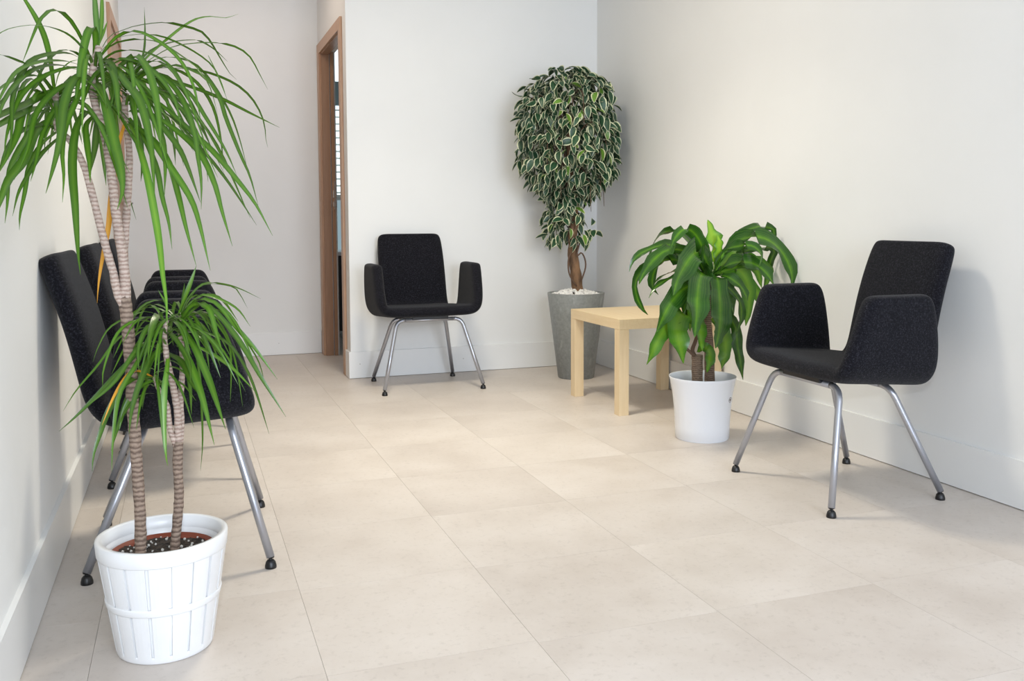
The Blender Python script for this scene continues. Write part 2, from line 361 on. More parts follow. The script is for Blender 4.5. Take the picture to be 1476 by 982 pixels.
def leg_pts(fx, fy, tx, ty, tz):
    top = Vector((tx, ty, tz)); foot = Vector((fx, fy, .028)); d = (foot-Vector((tx, ty, tz-.0))).normalized(); s = 1 if fx > 0 else -1
    hor = Vector((-s, 0, 0)); r = .045; out = [foot, foot+(top-foot)*.5, top+d*r]
    for k in range(1, 6):
        t = k/6; out.append((top+d*r)*(1-t)**2+top*2*t*(1-t)+(top+hor*r)*t*t)
    out.append(top+hor*r); return out
def make_chair(label):
    t = thing('armchair', label, 'chair', group='charcoal felt armchairs around the room')
    sh = obj('seat_shell', shell_mesh(), FABRIC, t, True)
    sm = sh.modifiers.new('thick', 'SOLIDIFY'); sm.thickness = .058; sm.offset = 0
    ss = sh.modifiers.new('sub', 'SUBSURF'); ss.levels = 2; ss.render_levels = 3
    FR, RR = (.270, -.2235, .178, -.13, .378), (.2325, .2235, .150, .085, .364)
    for (fx, fy, tx, ty, tz) in (FR, RR):
        for s in (-1, 1):
            l = obj('leg', tube(leg_pts(s*fx, fy, s*tx, ty, tz), .0108, 14), STEEL, t, True)
            g = obj('glide', lathe([(0, .033), (.0095, .033), (.0095, .0275), (.0045, .027), (.0045, .022), (.0080, .0215), (.0125, .016), (.0150, .006), (.0150, 0), (0, 0)], 20), BLACK, l, True)
            g.location = (s*fx, fy, 0)
    for (fx, fy, tx, ty, tz) in (FR, RR):
        obj('crossbar', tube([(-tx+.045, ty, tz), (0, ty, tz), (tx-.045, ty, tz)], .0108, 14), STEEL, t, True)
    obj('mounting_plate', box(-.10, .10, -.15, .10, .380, .396, .002), BLACK, t)
    for s in (-1, 1):
        b = obj('bolt', lathe([(0, .374), (.005, .374), (.007, .380), (.005, .386), (.003, .398), (0, .398)], 10), BLACK, t, True); b.location = (s*.095, -.10, 0)
    return t
chair0 = make_chair('charcoal felt armchair alone against the back wall, facing the camera')
def dup(root, loc, rz, label):
    r = root.copy(); C.objects.link(r); r.location = loc; r.rotation_euler = (0, 0, rz); r['label'] = label
    for ch in list(root.children):
        c = ch.copy(); C.objects.link(c); c.parent = r
        for g in ch.children:
            d = g.copy(); C.objects.link(d); d.parent = c
    return r
chair0.location = (1.236, 4.898, 0); chair0.rotation_euler = (0, 0, .0141)
dup(chair0, (2.0746, 2.524, 0), -1.6007, 'charcoal felt armchair against the right wall, turned side-on beside the white round pot')
dup(chair0, (-.0196, 2.717, 0), 1.5426, 'charcoal felt armchair nearest the camera in the left-wall row, directly behind the tall dragon tree')
dup(chair0, (-.022, 3.60, 0), 1.555, 'charcoal felt armchair in the middle of the left-wall row of three')
dup(chair0, (-.022, 4.45, 0), 1.56, 'charcoal felt armchair farthest from the camera in the left-wall row of three')
# ------------------------------------------------------------------ table
tb = thing('side_table', 'low square birch table in the right corner beside the tall grey pot', 'table', (2.155, 4.067, 0), .0092)
obj('tabletop', box(-.275, .275, -.275, .275, .402, .450, .0012), BIRCH_TOP, tb)
for sx in (-1, 1):
    for sy in (-1, 1):
        obj('leg', box(min(sx*.275, sx*.225), max(sx*.275, sx*.225), min(sy*.275, sy*.225), max(sy*.275, sy*.225), 0, .4015, .001), BIRCH_LEG, tb)
# ------------------------------------------------------------------ leaves
def blade(pts, width, prof='strap', n=14, twist0=0., twist1=0., mt=PALM, parent=None, fold=.22, wave=0., name='leaf', side_ref=None):
    """ribbon leaf along a curve; twist blends the blade from lying flat to hanging face-on"""
    P = spline(pts, n); bm = bmesh.new(); uvl = bm.loops.layers.uv.new('UVMap'); rows = []; ph = random.uniform(0, 6)
    az = P[-1]-P[0]; az.z = 0
    if az.length < .02: az = Vector((random.uniform(-1, 1), random.uniform(-1, 1), 0))
    sh = Vector((0, 0, 1)).cross(az).normalized()
    for i, p in enumerate(P):
        t = i/n; T = (P[min(i+1, n)]-P[max(i-1, 0)]).normalized()
        s1 = sh-T*sh.dot(T); s1 = s1.normalized() if s1.length > .05 else T.orthogonal().normalized()
        s2 = T.cross(side_ref or Vector((0, 1, 0))); s2 = s2.normalized() if s2.length > .05 else s1
        if s2.dot(s1) < 0: s2 = -s2
        k = twist0+(twist1-twist0)*t; S = (s1*(1-k)+s2*k); S = (S-T*S.dot(T)).normalized(); Nn = T.cross(S)
        if prof == 'strap': wd_ = min(1, .55+1.2*t)*(1-max(0, (t-.45)/.55)**1.7)
        elif prof == 'broad': wd_ = (.28+.72*min(1, t/.38)**.9)*(1-max(0, (t-.5)/.5)**2.3)
        else: wd_ = math.sin(PI*min(1, t*.97+.02))**.75
        h = width/2*max(wd_, .04)*(1+wave*.45*math.sin(ph+t*23)*(1 if .1 < t < .9 else .3)); wv = wave*math.sin(ph+t*17)*h; wv2 = wave*math.sin(ph+2+t*19)*h
        rows.append([bm.verts.new(p+S*h+Nn*(h*fold+wv)), bm.verts.new(p), bm.verts.new(p-S*h+Nn*(h*fold+wv2))])
    for i in range(n):
        for k in range(2):
            f = bm.faces.new((rows[i][k], rows[i][k+1], rows[i+1][k+1], rows[i+1][k]))
            us = ((1, 0), (0, 1))[k]
            for lp, u, v in zip(f.loops, (us[0], us[1], us[1], us[0]), (i/n, i/n, (i+1)/n, (i+1)/n)): lp[uvl].uv = (u, v)
    return obj(name, bm, mt, parent, True)
def pxleaf(pp, y0, dy, wpx, parent, curve=1.0, **k):
    """leaf whose spine is given by sighted points, receding from depth y0 by dy"""
    n = len(pp); pts = []
    for i, (x, y) in enumerate(pp):
        t = i/(n-1); Y = y0+dy*(t**.8 if curve else t); pts.append(at(x, y, Y))
    wd_ = .88*wpx*(y0+dy*.5)/1260
    return blade(pts, wd_, parent=parent, **k)
# ------------------------------------------------------------------ dragon tree in the slatted basket
BX, BY = -.057, 2.070
dt = thing('potted_dragon_tree', 'tall dragon tree with drooping grassy leaves in a white slatted basket, front left', 'plant', (0, 0, 0))
basket = obj('basket', lathe([(0, .004), (.094, .004), (.1268, .225), (.1268, .236), (.121, .236), (.119, .19), (.0925, .02), (0, .02)], 72, cx=BX, cy=BY), BASKET, dt, True)
def rad(z): return .0955+.0355*z/.236
nst = 18
for k in range(nst):
    a = 2*PI*(k+.35)/nst; hw = .0165
    bm = bmesh.new(); vs2 = []
    for z, rr in ((.010, rad(.010)), (.215, rad(.215))):
        for j in range(5):
            aa = a+(j/4-.5)*2*(hw*(.86 if z < .1 else 1.12))/rr
            for off in (.0004, .0048): vs2.append(bm.verts.new((BX+(rr+off-.0022)*math.cos(aa), BY+(rr+off-.0022)*math.sin(aa), z)))
    for j in range(4):
        b0 = j*2; b1 = 10+j*2
        bm.faces.new((vs2[b0+1], vs2[b0+3], vs2[b1+3], vs2[b1+1])); bm.faces.new((vs2[b0], vs2[b1], vs2[b1+2], vs2[b0+2]))
    bm.faces.new((vs2[0], vs2[1], vs2[11], vs2[10])); bm.faces.new((vs2[8], vs2[18], vs2[19], vs2[9]))
    obj('slat', fixn(bm), BASKET, basket)
def hoop(z0, z1, r0, r1, th, name='hoop'):
    return obj(name, fixn(lathe([(r0, z0), (r0+th*.8, z0+.001), (r0+th, z0+.003), (r1+th, z1-.003), (r1+th*.7, z1), (r1, z1), (r0, z0)], 72, cx=BX, cy=BY)), BASKET, basket, True)
hoop(.212, .2445, .1265, .1285, .0055, 'rim_hoop'); hoop(.106, .123, rad(.106)+.001, rad(.123)+.001, .0035); hoop(0, .016, .0935, .0955, .0042)
obj('rim_lip', fixn(lathe([(.1200, .218), (.1200, .2445), (.1285, .2465), (.1335, .2445), (.1335, .240), (.1200, .218)], 72, cx=BX, cy=BY)), BASKET, basket, True)
obj('inner_pot', lathe([(0, .03), (.084, .03), (.104, .202), (.108, .204), (.108, .210), (.1062, .210), (.104, .19), (0, .185)], 48, cx=BX, cy=BY), TERRA, dt, True)
sb = bmesh.new(); bmesh.ops.create_grid(sb, x_segments=44, y_segments=44, size=.1048)
for v in list(sb.verts):
    if v.co.xy.length > .1046: sb.verts.remove(v)
for v in sb.verts: v.co = (v.co.x+BX, v.co.y+BY,   .201+.009*noise.noise(v.co*40)+.004*noise.noise(v.co*130))
so = obj('soil', sb, SOIL, dt, False); so['kind'] = 'stuff'
pb = bmesh.new()
for k in range(60):
    a = random.uniform(0, 2*PI); r = .09*math.sqrt(random.random()); c = Vector((BX+r*math.cos(a), BY+r*math.sin(a),   .207+random.uniform(0, .003)))
    q = bmesh.ops.create_icosphere(pb, subdivisions=1, radius=random.uniform(.0015, .0035))
    for v in q['verts']: v.co = v.co*random.uniform(.8, 1.2)+c
po = obj('perlite', pb, PERL, dt); po['kind'] = 'stuff'
def trunk(pp, Y0, Y1, r0, r1, mt, parent, n=26, nodes=0.10):
    pts = [at(x, y, Y0+(Y1-Y0)*i/(len(pp)-1)) for i, (x, y) in enumerate(pp)]; P = spline(pts, n)
    rs = [(r0+(r1-r0)*i/n)*(1+nodes*(random.random()-.4)) for i in range(n+1)]
    return obj('trunk', tube(P, rs, 14, rough=.05), mt, parent, True)
YT = 2.03
trunk([(203, 806), (202, 740), (198, 680), (191, 580), (188, 520), (181, 440), (178, 428)], YT, YT, .0112, .0125, BARK_LOW, dt, 60)
trunk([(181, 446), (170, 425), (163, 392), (155, 365), (147, 335), (138, 300), (128, 262), (118, 232), (103, 205), (92, 195), (84, 188), (80, 160), (80, 130)], YT, YT-.06, .0085, .0055, BARK_PALM, dt, 44)
trunk([(181, 440), (180, 405), (177, 370), (172, 340), (166, 300), (162, 262), (155, 215), (147, 180), (138, 155), (133, 130), (133, 105), (138, 85), (143, 66)], YT, YT-.03, .0108, .0062, BARK_PALM, dt, 44)
trunk([(177, 368), (180, 345), (183, 300), (186, 250), (186, 215), (182, 180), (180, 160), (181, 135)], YT, YT+.04, .0078, .0062, BARK_PALM, dt, 30)
trunk([(251, 800), (254, 768), (258, 717), (256, 670), (257, 636)], YT+.03, YT+.03, .0100, .0100, BARK_LOW, dt, 40)
trunk([(257, 640), (256, 594), (248, 551), (241, 520), (239, 505), (237, 480), (240, 462)], YT+.03, YT, .0085, .0048, BARK_PALM, dt, 24)
trunk([(259, 640), (261, 610), (260, 579), (263, 533), (262, 500), (260, 480), (262, 455)], YT+.03, YT+.06, .0075, .0048, BARK_PALM, dt, 24)
trunk([(254, 642), (245, 618), (241, 585), (232, 568), (226, 555), (222, 543)], YT+.03, YT+.02, .0068, .0040, BARK_PALM, dt, 18)
T_ = dict(twist0=.05, twist1=.5)
tall = [  # (points, dy, width px, kind)
 ([(78, 128), (70, 75), (58, 38), (36, 0), (15, -28)], -.12, 8, 'g', 1), ([(133, 92), (118, 68), (95, 48), (60, 37), (25, 39), (0, 48), (-25, 72)], -.38, 5, 'g', .1),
 ([(76, 128), (50, 98), (36, 92), (0, 79), (-30, 84)], -.35, 6, 'g', .3), ([(120, 86), (98, 77), (72, 78), (45, 88), (28, 112), (18, 145), (17, 190), (12, 230)], -.35, 9, 'g', .7),
 ([(116, 94), (90, 88), (55, 90), (25, 103), (5, 132), (-12, 170)], -.4, 8, 'g', .6), ([(110, 98), (75, 94), (45, 103), (20, 125), (2, 155), (-10, 205)], -.4, 9, 'g', .6),
 ([(139, 84), (140, 50), (138, 20), (135, -15), (128, -42)], .02, 8, 'g', 1), ([(141, 70), (146, 40), (147, 0), (146, -28)], .03, 6, 'l', 1),
 ([(142, 66), (150, 45), (155, 30)], .02, 4, 'l', 1), ([(136, 92), (138, 60), (136, 43), (130, 41), (124, 56), (118, 85), (112, 125), (107, 165)], -.12, 11, 'g', 1),
 ([(141, 82), (158, 53), (180, 43), (200, 37), (236, 33), (265, 38), (290, 46), (303, 60), (318, 85), (332, 107), (341, 115)], .05, 7, 'g', .35),
 ([(143, 78), (160, 60), (180, 52), (215, 50), (245, 57), (285, 78), (308, 98), (320, 125), (330, 150)], .1, 5, 'g', .3),
 ([(140, 88), (160, 66), (180, 59), (200, 57), (230, 62), (260, 80), (285, 100), (302, 125), (314, 165)], -.05, 6, 'g', .4),
 ([(186, 112), (215, 80), (240, 58), (265, 38), (285, 27), (305, 24), (325, 26), (344, 20)], .15, 7, 'l', .4),
 ([(186, 108), (215, 75), (245, 62), (275, 58), (290, 60), (310, 72), (328, 89)], .2, 6, 'g', .3), ([(188, 105), (240, 72), (270, 64), (310, 62), (340, 68), (360, 82), (373, 105), (386, 129)], .05, 6, 'g', .4),
 ([(142, 86), (165, 56), (190, 45), (215, 52), (245, 72), (265, 95), (278, 122), (285, 150), (290, 180)], -.1, 7, 'g', .7), ([(196, 104), (206, 80), (209, 55), (208, 10)], .1, 3, 'g', .8),
 ([(184, 116), (220, 100), (260, 99), (300, 105), (340, 122), (365, 145), (380, 175), (383, 200), (386, 213)], .1, 6, 'g', .4), ([(186, 124), (225, 112), (270, 124), (320, 143), (360, 163), (403, 184)], .05, 8, 'g', .5),
 ([(172, 96), (195, 80), (212, 98), (222, 128), (228, 160), (231, 195), (231, 214)], -.3, 11, 'g', 1), ([(150, 104), (165, 100), (182, 120), (200, 143), (211, 177), (218, 215), (221, 250), (223, 285)], -.32, 12, 'g', 1),
 ([(186, 178), (192, 190), (203, 220), (214, 262), (225, 320), (231, 362), (235, 400), (240, 435), (241, 470)], -.22, 11, 'l', 1), ([(186, 174), (200, 185), (217, 200), (245, 240), (274, 285), (288, 325), (303, 390)], -.2, 10, 'g', 1),
 ([(186, 150), (205, 155), (222, 170), (254, 208), (271, 242), (289, 292)], -.15, 9, 'g', .9), ([(186, 122), (215, 105), (243, 118), (265, 148), (280, 191), (285, 225), (290, 262), (290, 302)], -.15, 9, 'g', .8),
 ([(186, 128), (230, 150), (283, 197), (308, 220), (342, 260), (368, 294), (393, 340)], -.1, 10, 'g', .8), ([(186, 122), (230, 115), (270, 132), (297, 171), (325, 217), (341, 252)], -.05, 8, 'g', .7),
 ([(186, 118), (240, 94), (290, 108), (314, 137), (325, 170), (345, 220), (360, 254), (372, 296)], -.02, 9, 'g', .7), ([(186, 148), (240, 178), (285, 217), (308, 262), (320, 305), (335, 355)], -.15, 10, 'g', .9),
 ([(187, 140), (240, 165), (290, 215), (320, 251), (342, 282), (370, 325)], 0, 7, 'g', .7), ([(186, 176), (220, 200), (243, 234), (257, 282), (268, 328), (283, 384)], -.15, 9, 'g', 1),
 ([(186, 170), (205, 195), (225, 240), (234, 285), (243, 320), (248, 360)], -.1, 8, 'g', 1), ([(186, 160), (215, 165), (233, 198), (238, 234), (237, 283)], -.25, 9, 'g', 1),
 ([(135, 118), (118, 108), (103, 120), (92, 154), (89, 183), (84, 214), (74, 252), (66, 279)], -.36, 12, 'g', 1), ([(134, 132), (120, 128), (108, 150), (94, 185), (90, 221), (92, 254), (90, 292)], -.3, 8, 'g', 1),
 ([(135, 160), (120, 166), (110, 186), (105, 220), (105, 255), (108, 292), (111, 340), (113, 370), (116, 396)], -.30, 12, 'g', 1), ([(134, 168), (124, 182), (126, 210), (129, 236), (130, 264)], -.1, 9, 'g', 1),
 ([(137, 168), (140, 180), (137, 210), (131, 248)], .08, 10, 'g', 1), ([(136, 118), (146, 130), (157, 170), (166, 210), (172, 232), (176, 256), (176, 280), (169, 302)], -.32, 15, 'g', 1),
 ([(138, 170), (144, 190), (149, 227), (153, 268)], .03, 7, 'g', 1), ([(181, 176), (172, 205), (166, 245), (160, 290), (156, 330), (147, 376), (142, 410), (140, 437)], .05, 8, 'y', 1),
 ([(83, 167), (54, 187), (34, 232), (13, 259), (0, 292), (-12, 325)], -.38, 14, 'g', 1), ([(90, 127), (58, 138), (34, 160), (25, 194), (8, 230), (-5, 255)], -.38, 12, 'g', .9),
 ([(78, 133), (40, 150), (0, 167), (-40, 192)], -.42, 13, 'g', .9), ([(76, 152), (40, 160), (0, 180), (-40, 206)], -.4, 12, 'g', .9), ([(78, 158), (49, 165), (42, 192), (25, 221), (13, 250), (11, 290), (7, 322)], -.3, 9, 'g', .9),
 ([(88, 196), (70, 212), (56, 227), (42, 250), (27, 277), (18, 312)], -.2, 7, 'g', .8), ([(82, 190), (58, 210), (42, 241), (36, 277), (29, 310), (28, 332)], -.25, 7, 'g', .9),
 ([(86, 188), (60, 180), (30, 190), (10, 215), (-5, 260)], -.3, 8, 'g', .7), ([(80, 125), (86, 105), (100, 90), (115, 86)], 0, 3, 'l', .5),
 ([(80, 150), (45, 128), (15, 135), (-15, 165)], -.35, 7, 'g', .5), ([(80, 140), (60, 112), (30, 112), (0, 128), (-15, 150)], -.35, 7, 'g', .5),
 ([(132, 100), (100, 98), (60, 112), (30, 140), (12, 185), (5, 230)], -.35, 8, 'g', .7), ([(134, 120), (100, 120), (70, 140), (50, 170), (40, 215), (20, 260)], -.3, 9, 'g', .8),
 ([(188, 115), (215, 120), (250, 145), (275, 180), (295, 230), (300, 262)], .1, 7, 'g', .6), ([(188, 112), (230, 96), (275, 112), (305, 150), (318, 200), (322, 245)], .15, 6, 'g', .5),
 ([(187, 110), (230, 84), (272, 88), (300, 112), (330, 160), (345, 200), (357, 245)], .12, 5, 'g', .4), ([(187, 130), (215, 140), (240, 170), (250, 205), (253, 238)], .1, 7, 'g', .8),
 ([(140, 95), (165, 85), (200, 90), (230, 112), (252, 145), (262, 190)], -.15, 8, 'g', .7), ([(141, 92), (170, 74), (210, 76), (245, 95), (268, 130), (282, 165)], -.1, 6, 'g', .5),
 ([(140, 100), (155, 95), (166, 115), (170, 150), (172, 178)], -.2, 9, 'g', 1), ([(142, 88), (155, 88), (164, 100), (164, 130), (160, 155)], -.15, 9, 'g', 1),
 ([(188, 140), (192, 160), (200, 182), (205, 230), (203, 262)], .1, 8, 'g', 1), ([(300, 80), (318, 118), (326, 140)], 0, 3, 'g', .8),
 ([(135, 130), (110, 140), (80, 158), (62, 192), (50, 240), (44, 262)], -.15, 8, 'g', .8),
]
for pp, dy, wp, kind, tw in tall:
    blade_mt = {'g': PALM, 'l': PALM_L, 'y': PALM_Y}[kind]
    pxleaf(pp, YT-.01, dy, wp, dt, mt=blade_mt, twist0=tw*.5, twist1=tw, n=18)
def rosette(cx, cy, Y, n, rx0, rx1, up, droop, wpx, tilt0=.2):
    """arching grassy leaves around a stem head, lengths in metres"""
    for k in range(n):
        az = 2*PI*(k*.618 % 1)+random.uniform(-.2, .2); c = at(cx, cy+random.uniform(-20, 20), Y); L = random.uniform(rx0, rx1)
        dx, dyy = math.cos(az), math.sin(az); u = up*random.uniform(.5, 1.2); dr = droop*random.uniform(.7, 1.3)
        pts = [c+Vector((dx*L*s, dyy*L*s, u*L*math.sin(PI*min(s, 1)*.62)*1.1-dr*L*s*s*1.3)) for s in (0, .18, .36, .55, .75, 1)]
        if min(p.x for p in pts) < XL+.02:
            for p in pts: p.x = max(p.x, XL+.02+.3*(p.x-XL-.02)*0)
            if dx < -.5: continue
        blade(pts, wpx*Y/1260, parent=dt, mt=PALM if random.random() < .85 else PALM_L, twist0=.1, twist1=random.uniform(.2, .9), n=12)
rosette(136, 118, YT, 22, .14, .28, .5, .7, 5.5); rosette(182, 138, YT+.03, 20, .14, .27, .45, .75, 5.5); rosette(80, 150, YT-.05, 22, .12, .25, .45, .75, 5.5)
small = [
 ([(258, 452), (275, 407), (283, 383)], 0, 7, 'l', 1), ([(262, 455), (264, 430), (266, 408)], .05, 5, 'g', 1), ([(262, 450), (272, 429), (294, 409), (324, 410), (349, 418), (376, 431)], .05, 5, 'g', .4),
 ([(262, 450), (290, 412), (333, 413), (346, 425), (357, 445)], .1, 3, 'g', .5), ([(262, 455), (276, 429), (303, 427), (340, 444), (361, 471)], 0, 6, 'g', .6), ([(263, 458), (278, 440), (300, 444), (312, 481), (321, 509)], -.15, 9, 'g', .9),
 ([(263, 455), (285, 432), (312, 438), (340, 472), (367, 502), (400, 547)], -.05, 8, 'g', .8), ([(264, 462), (294, 438), (330, 472), (355, 508), (373, 539), (412, 601)], -.1, 9, 'g', .8),
 ([(264, 462), (294, 478), (330, 496), (355, 533), (370, 569), (388, 626)], 0, 6, 'g', .7), ([(262, 490), (275, 496), (306, 511), (337, 533), (367, 564)], -.05, 7, 'l', .6),
 ([(262, 472), (281, 502), (300, 545), (312, 579), (325, 619)], -.18, 11, 'g', 1), ([(255, 500), (266, 508), (281, 542), (294, 582), (309, 642)], -.2, 11, 'g', 1), ([(243, 510), (262, 522), (276, 551), (294, 577)], -.15, 9, 'g', 1),
 ([(243, 510), (241, 530), (237, 563), (236, 609), (239, 655), (242, 672)], -.1, 9, 'l', 1), ([(262, 450), (279, 456), (294, 487), (302, 534)], .08, 6, 'g', .8),
 ([(239, 500), (220, 514), (202, 551), (190, 591), (186, 626)], -.12, 9, 'g', .9), ([(236, 505), (212, 500), (196, 527), (172, 569), (163, 633), (161, 680)], -.15, 7, 'g', .8), ([(236, 486), (211, 472), (172, 487), (141, 527), (110, 563), (91, 593)], -.05, 5, 'g', .6),
 ([(237, 460), (215, 450), (196, 453), (159, 472), (141, 502), (134, 522)], 0, 5, 'g', .5), ([(236, 498), (208, 502), (175, 533), (141, 569), (110, 600), (85, 622)], -.1, 8, 'g', .8), ([(236, 492), (202, 499), (165, 551), (117, 592)], -.15, 7, 'g', .8),
 ([(236, 475), (215, 470), (200, 500), (200, 535)], -.1, 7, 'g', .9), ([(234, 455), (226, 455), (217, 481), (213, 520)], -.2, 10, 'g', 1), ([(236, 505), (220, 520), (212, 545), (205, 590)], .05, 5, 'g', .9),
 ([(222, 545), (205, 545), (181, 553), (156, 594), (146, 621), (135, 655), (133, 680)], -.1, 9, 'g', .9), ([(222, 545), (200, 535), (184, 541), (165, 570), (147, 613)], -.12, 5, 'y', .9), ([(258, 520), (268, 530), (274, 560), (276, 598)], .06, 6, 'g', 1),
 ([(262, 470), (280, 500), (288, 545), (291, 594), (292, 640), (289, 679)], .12, 4, 'g', .8), ([(262, 460), (295, 452), (328, 490), (333, 533), (332, 580)], .1, 4, 'g', .7), ([(262, 458), (300, 450), (325, 480), (340, 525), (350, 587)], .02, 4, 'g', .8),
 ([(237, 500), (215, 515), (190, 560), (172, 610), (160, 650)], 0, 9, 'g', .9), ([(222, 548), (200, 560), (180, 590), (172, 620)], -.05, 8, 'g', .9), ([(262, 465), (285, 470), (300, 500), (318, 545)], -.05, 6, 'g', .8),
 ([(237, 470), (200, 462), (170, 480), (150, 530), (148, 560)], -.12, 5, 'g', .7), ([(262, 458), (310, 445), (345, 480), (372, 520), (383, 560)], .1, 4, 'g', .5), ([(222, 545), (232, 555), (240, 550), (246, 560)], -.03, 5, 'g', .8),
 ([(240, 465), (240, 440), (232, 425), (228, 418)], 0, 4, 'g', .9), ([(238, 480), (250, 485), (272, 520), (275, 555)], -.2, 7, 'g', 1),
]
for pp, dy, wp, kind, tw in small:
    pxleaf(pp, YT+.02, dy, wp, dt, mt={'g': PALM, 'l': PALM_L, 'y': PALM_Y}[kind], twist0=tw*.5, twist1=tw, n=14)
rosette(240, 480, YT+.01, 20, .07, .17, .45, .7, 4.2); rosette(261, 465, YT+.05, 20, .07, .18, .45, .7, 5); rosette(222, 548, YT+.02, 14, .05, .12, .3, .8, 4)
# ------------------------------------------------------------------ corn plant in the white round pot
PX, PY = 2.021, 3.295
cp = thing('potted_corn_plant', 'corn plant with broad glossy striped leaves in a round white pot beside the birch table', 'plant', (0, 0, 0))
pot = obj('pot', lathe([(0, 0), (.106, 0), (.111, .006), (.1125, .05), (.116, .12), (.124, .19), (.1345, .245), (.1385, .2585), (.1375, .2605), (.1355, .2595), (.128, .225), (.120, .18), (.116, .15), (0, .15)], 72, cx=PX, cy=PY), [WHITE_PL, POT_IN], cp, True)
for p in pot.data.polygons:
    c = p.center; r = math.hypot(c.x-PX, c.y-PY)
    if p.normal.xy.dot(Vector((c.x-PX, c.y-PY))) < 0 and c.z > .14 and c.z < .257 or (abs(p.normal.z) > .9 and abs(c.z-.15) < .01): p.material_index = 1
soil2 = bmesh.new(); lathe([(0, .172), (.06, .170), (.1155, .166), (.1155, .15)], 32, bm=soil2, cx=PX, cy=PY)
so2 = obj('soil', soil2, SOIL, cp); so2['kind'] = 'stuff'
# brown ring emblem printed on the pot
ea = math.atan2(at(1050, 577, 3.2).y-PY, at(1050, 577, 3.2).x-PX); ea = -.98; ez = .172
def on_pot(a, z, off=.0006):
    prof = [(.006, .111), (.05, .1125), (.12, .116), (.19, .124), (.245, .1345)]
    for (z0, r0), (z1, r1) in zip(prof, prof[1:]):
        if z0 <= z <= z1: r = r0+(r1-r0)*(z-z0)/(z1-z0)
    return Vector((PX+(r+off)*math.cos(a), PY+(r+off)*math.sin(a), z))
eb = bmesh.new()
tube([on_pot(ea+.0105*math.cos(t)/.122, ez+.0105*math.sin(t)) for t in [2*PI*k/28 for k in range(29)]], .0007, 6, eb)
for k in range(6):
    t = PI*k/6; tube([on_pot(ea+s*.0038*math.cos(t)/.122, ez+s*.0038*math.sin(t)) for s in (-1, 0, 1)], .0007, 5, eb)
obj('ring_emblem', eb, BRONZE, pot, True)
YC = PY
def cane(pp, Y, r0, r1, nm='cane', mt=BARK_CORN):
    P = spline([at(x, y, Y) for x, y in pp], 16); return obj(nm, tube(P, [(r0+(r1-r0)*i/16)*random.uniform(.97, 1.05) for i in range(17)], 14, rough=.02), mt, cp, True)
cane([(1006, 575), (1005, 545), (1005, 512)], YC-.01, .0225, .0225)
cane([(1024, 580), (1023, 545), (1022, 500), (1019, 465), (1022, 430), (1026, 398)], YC+.02, .0225, .017)
cane([(1002, 514), (998, 505), (1003, 490), (1008, 470), (1010, 445)], YC-.015, .0085, .006, 'side_shoot', VINE)
cane([(1000, 512), (991, 504), (988, 500)], YC-.03, .007, .005, 'side_shoot', VINE)
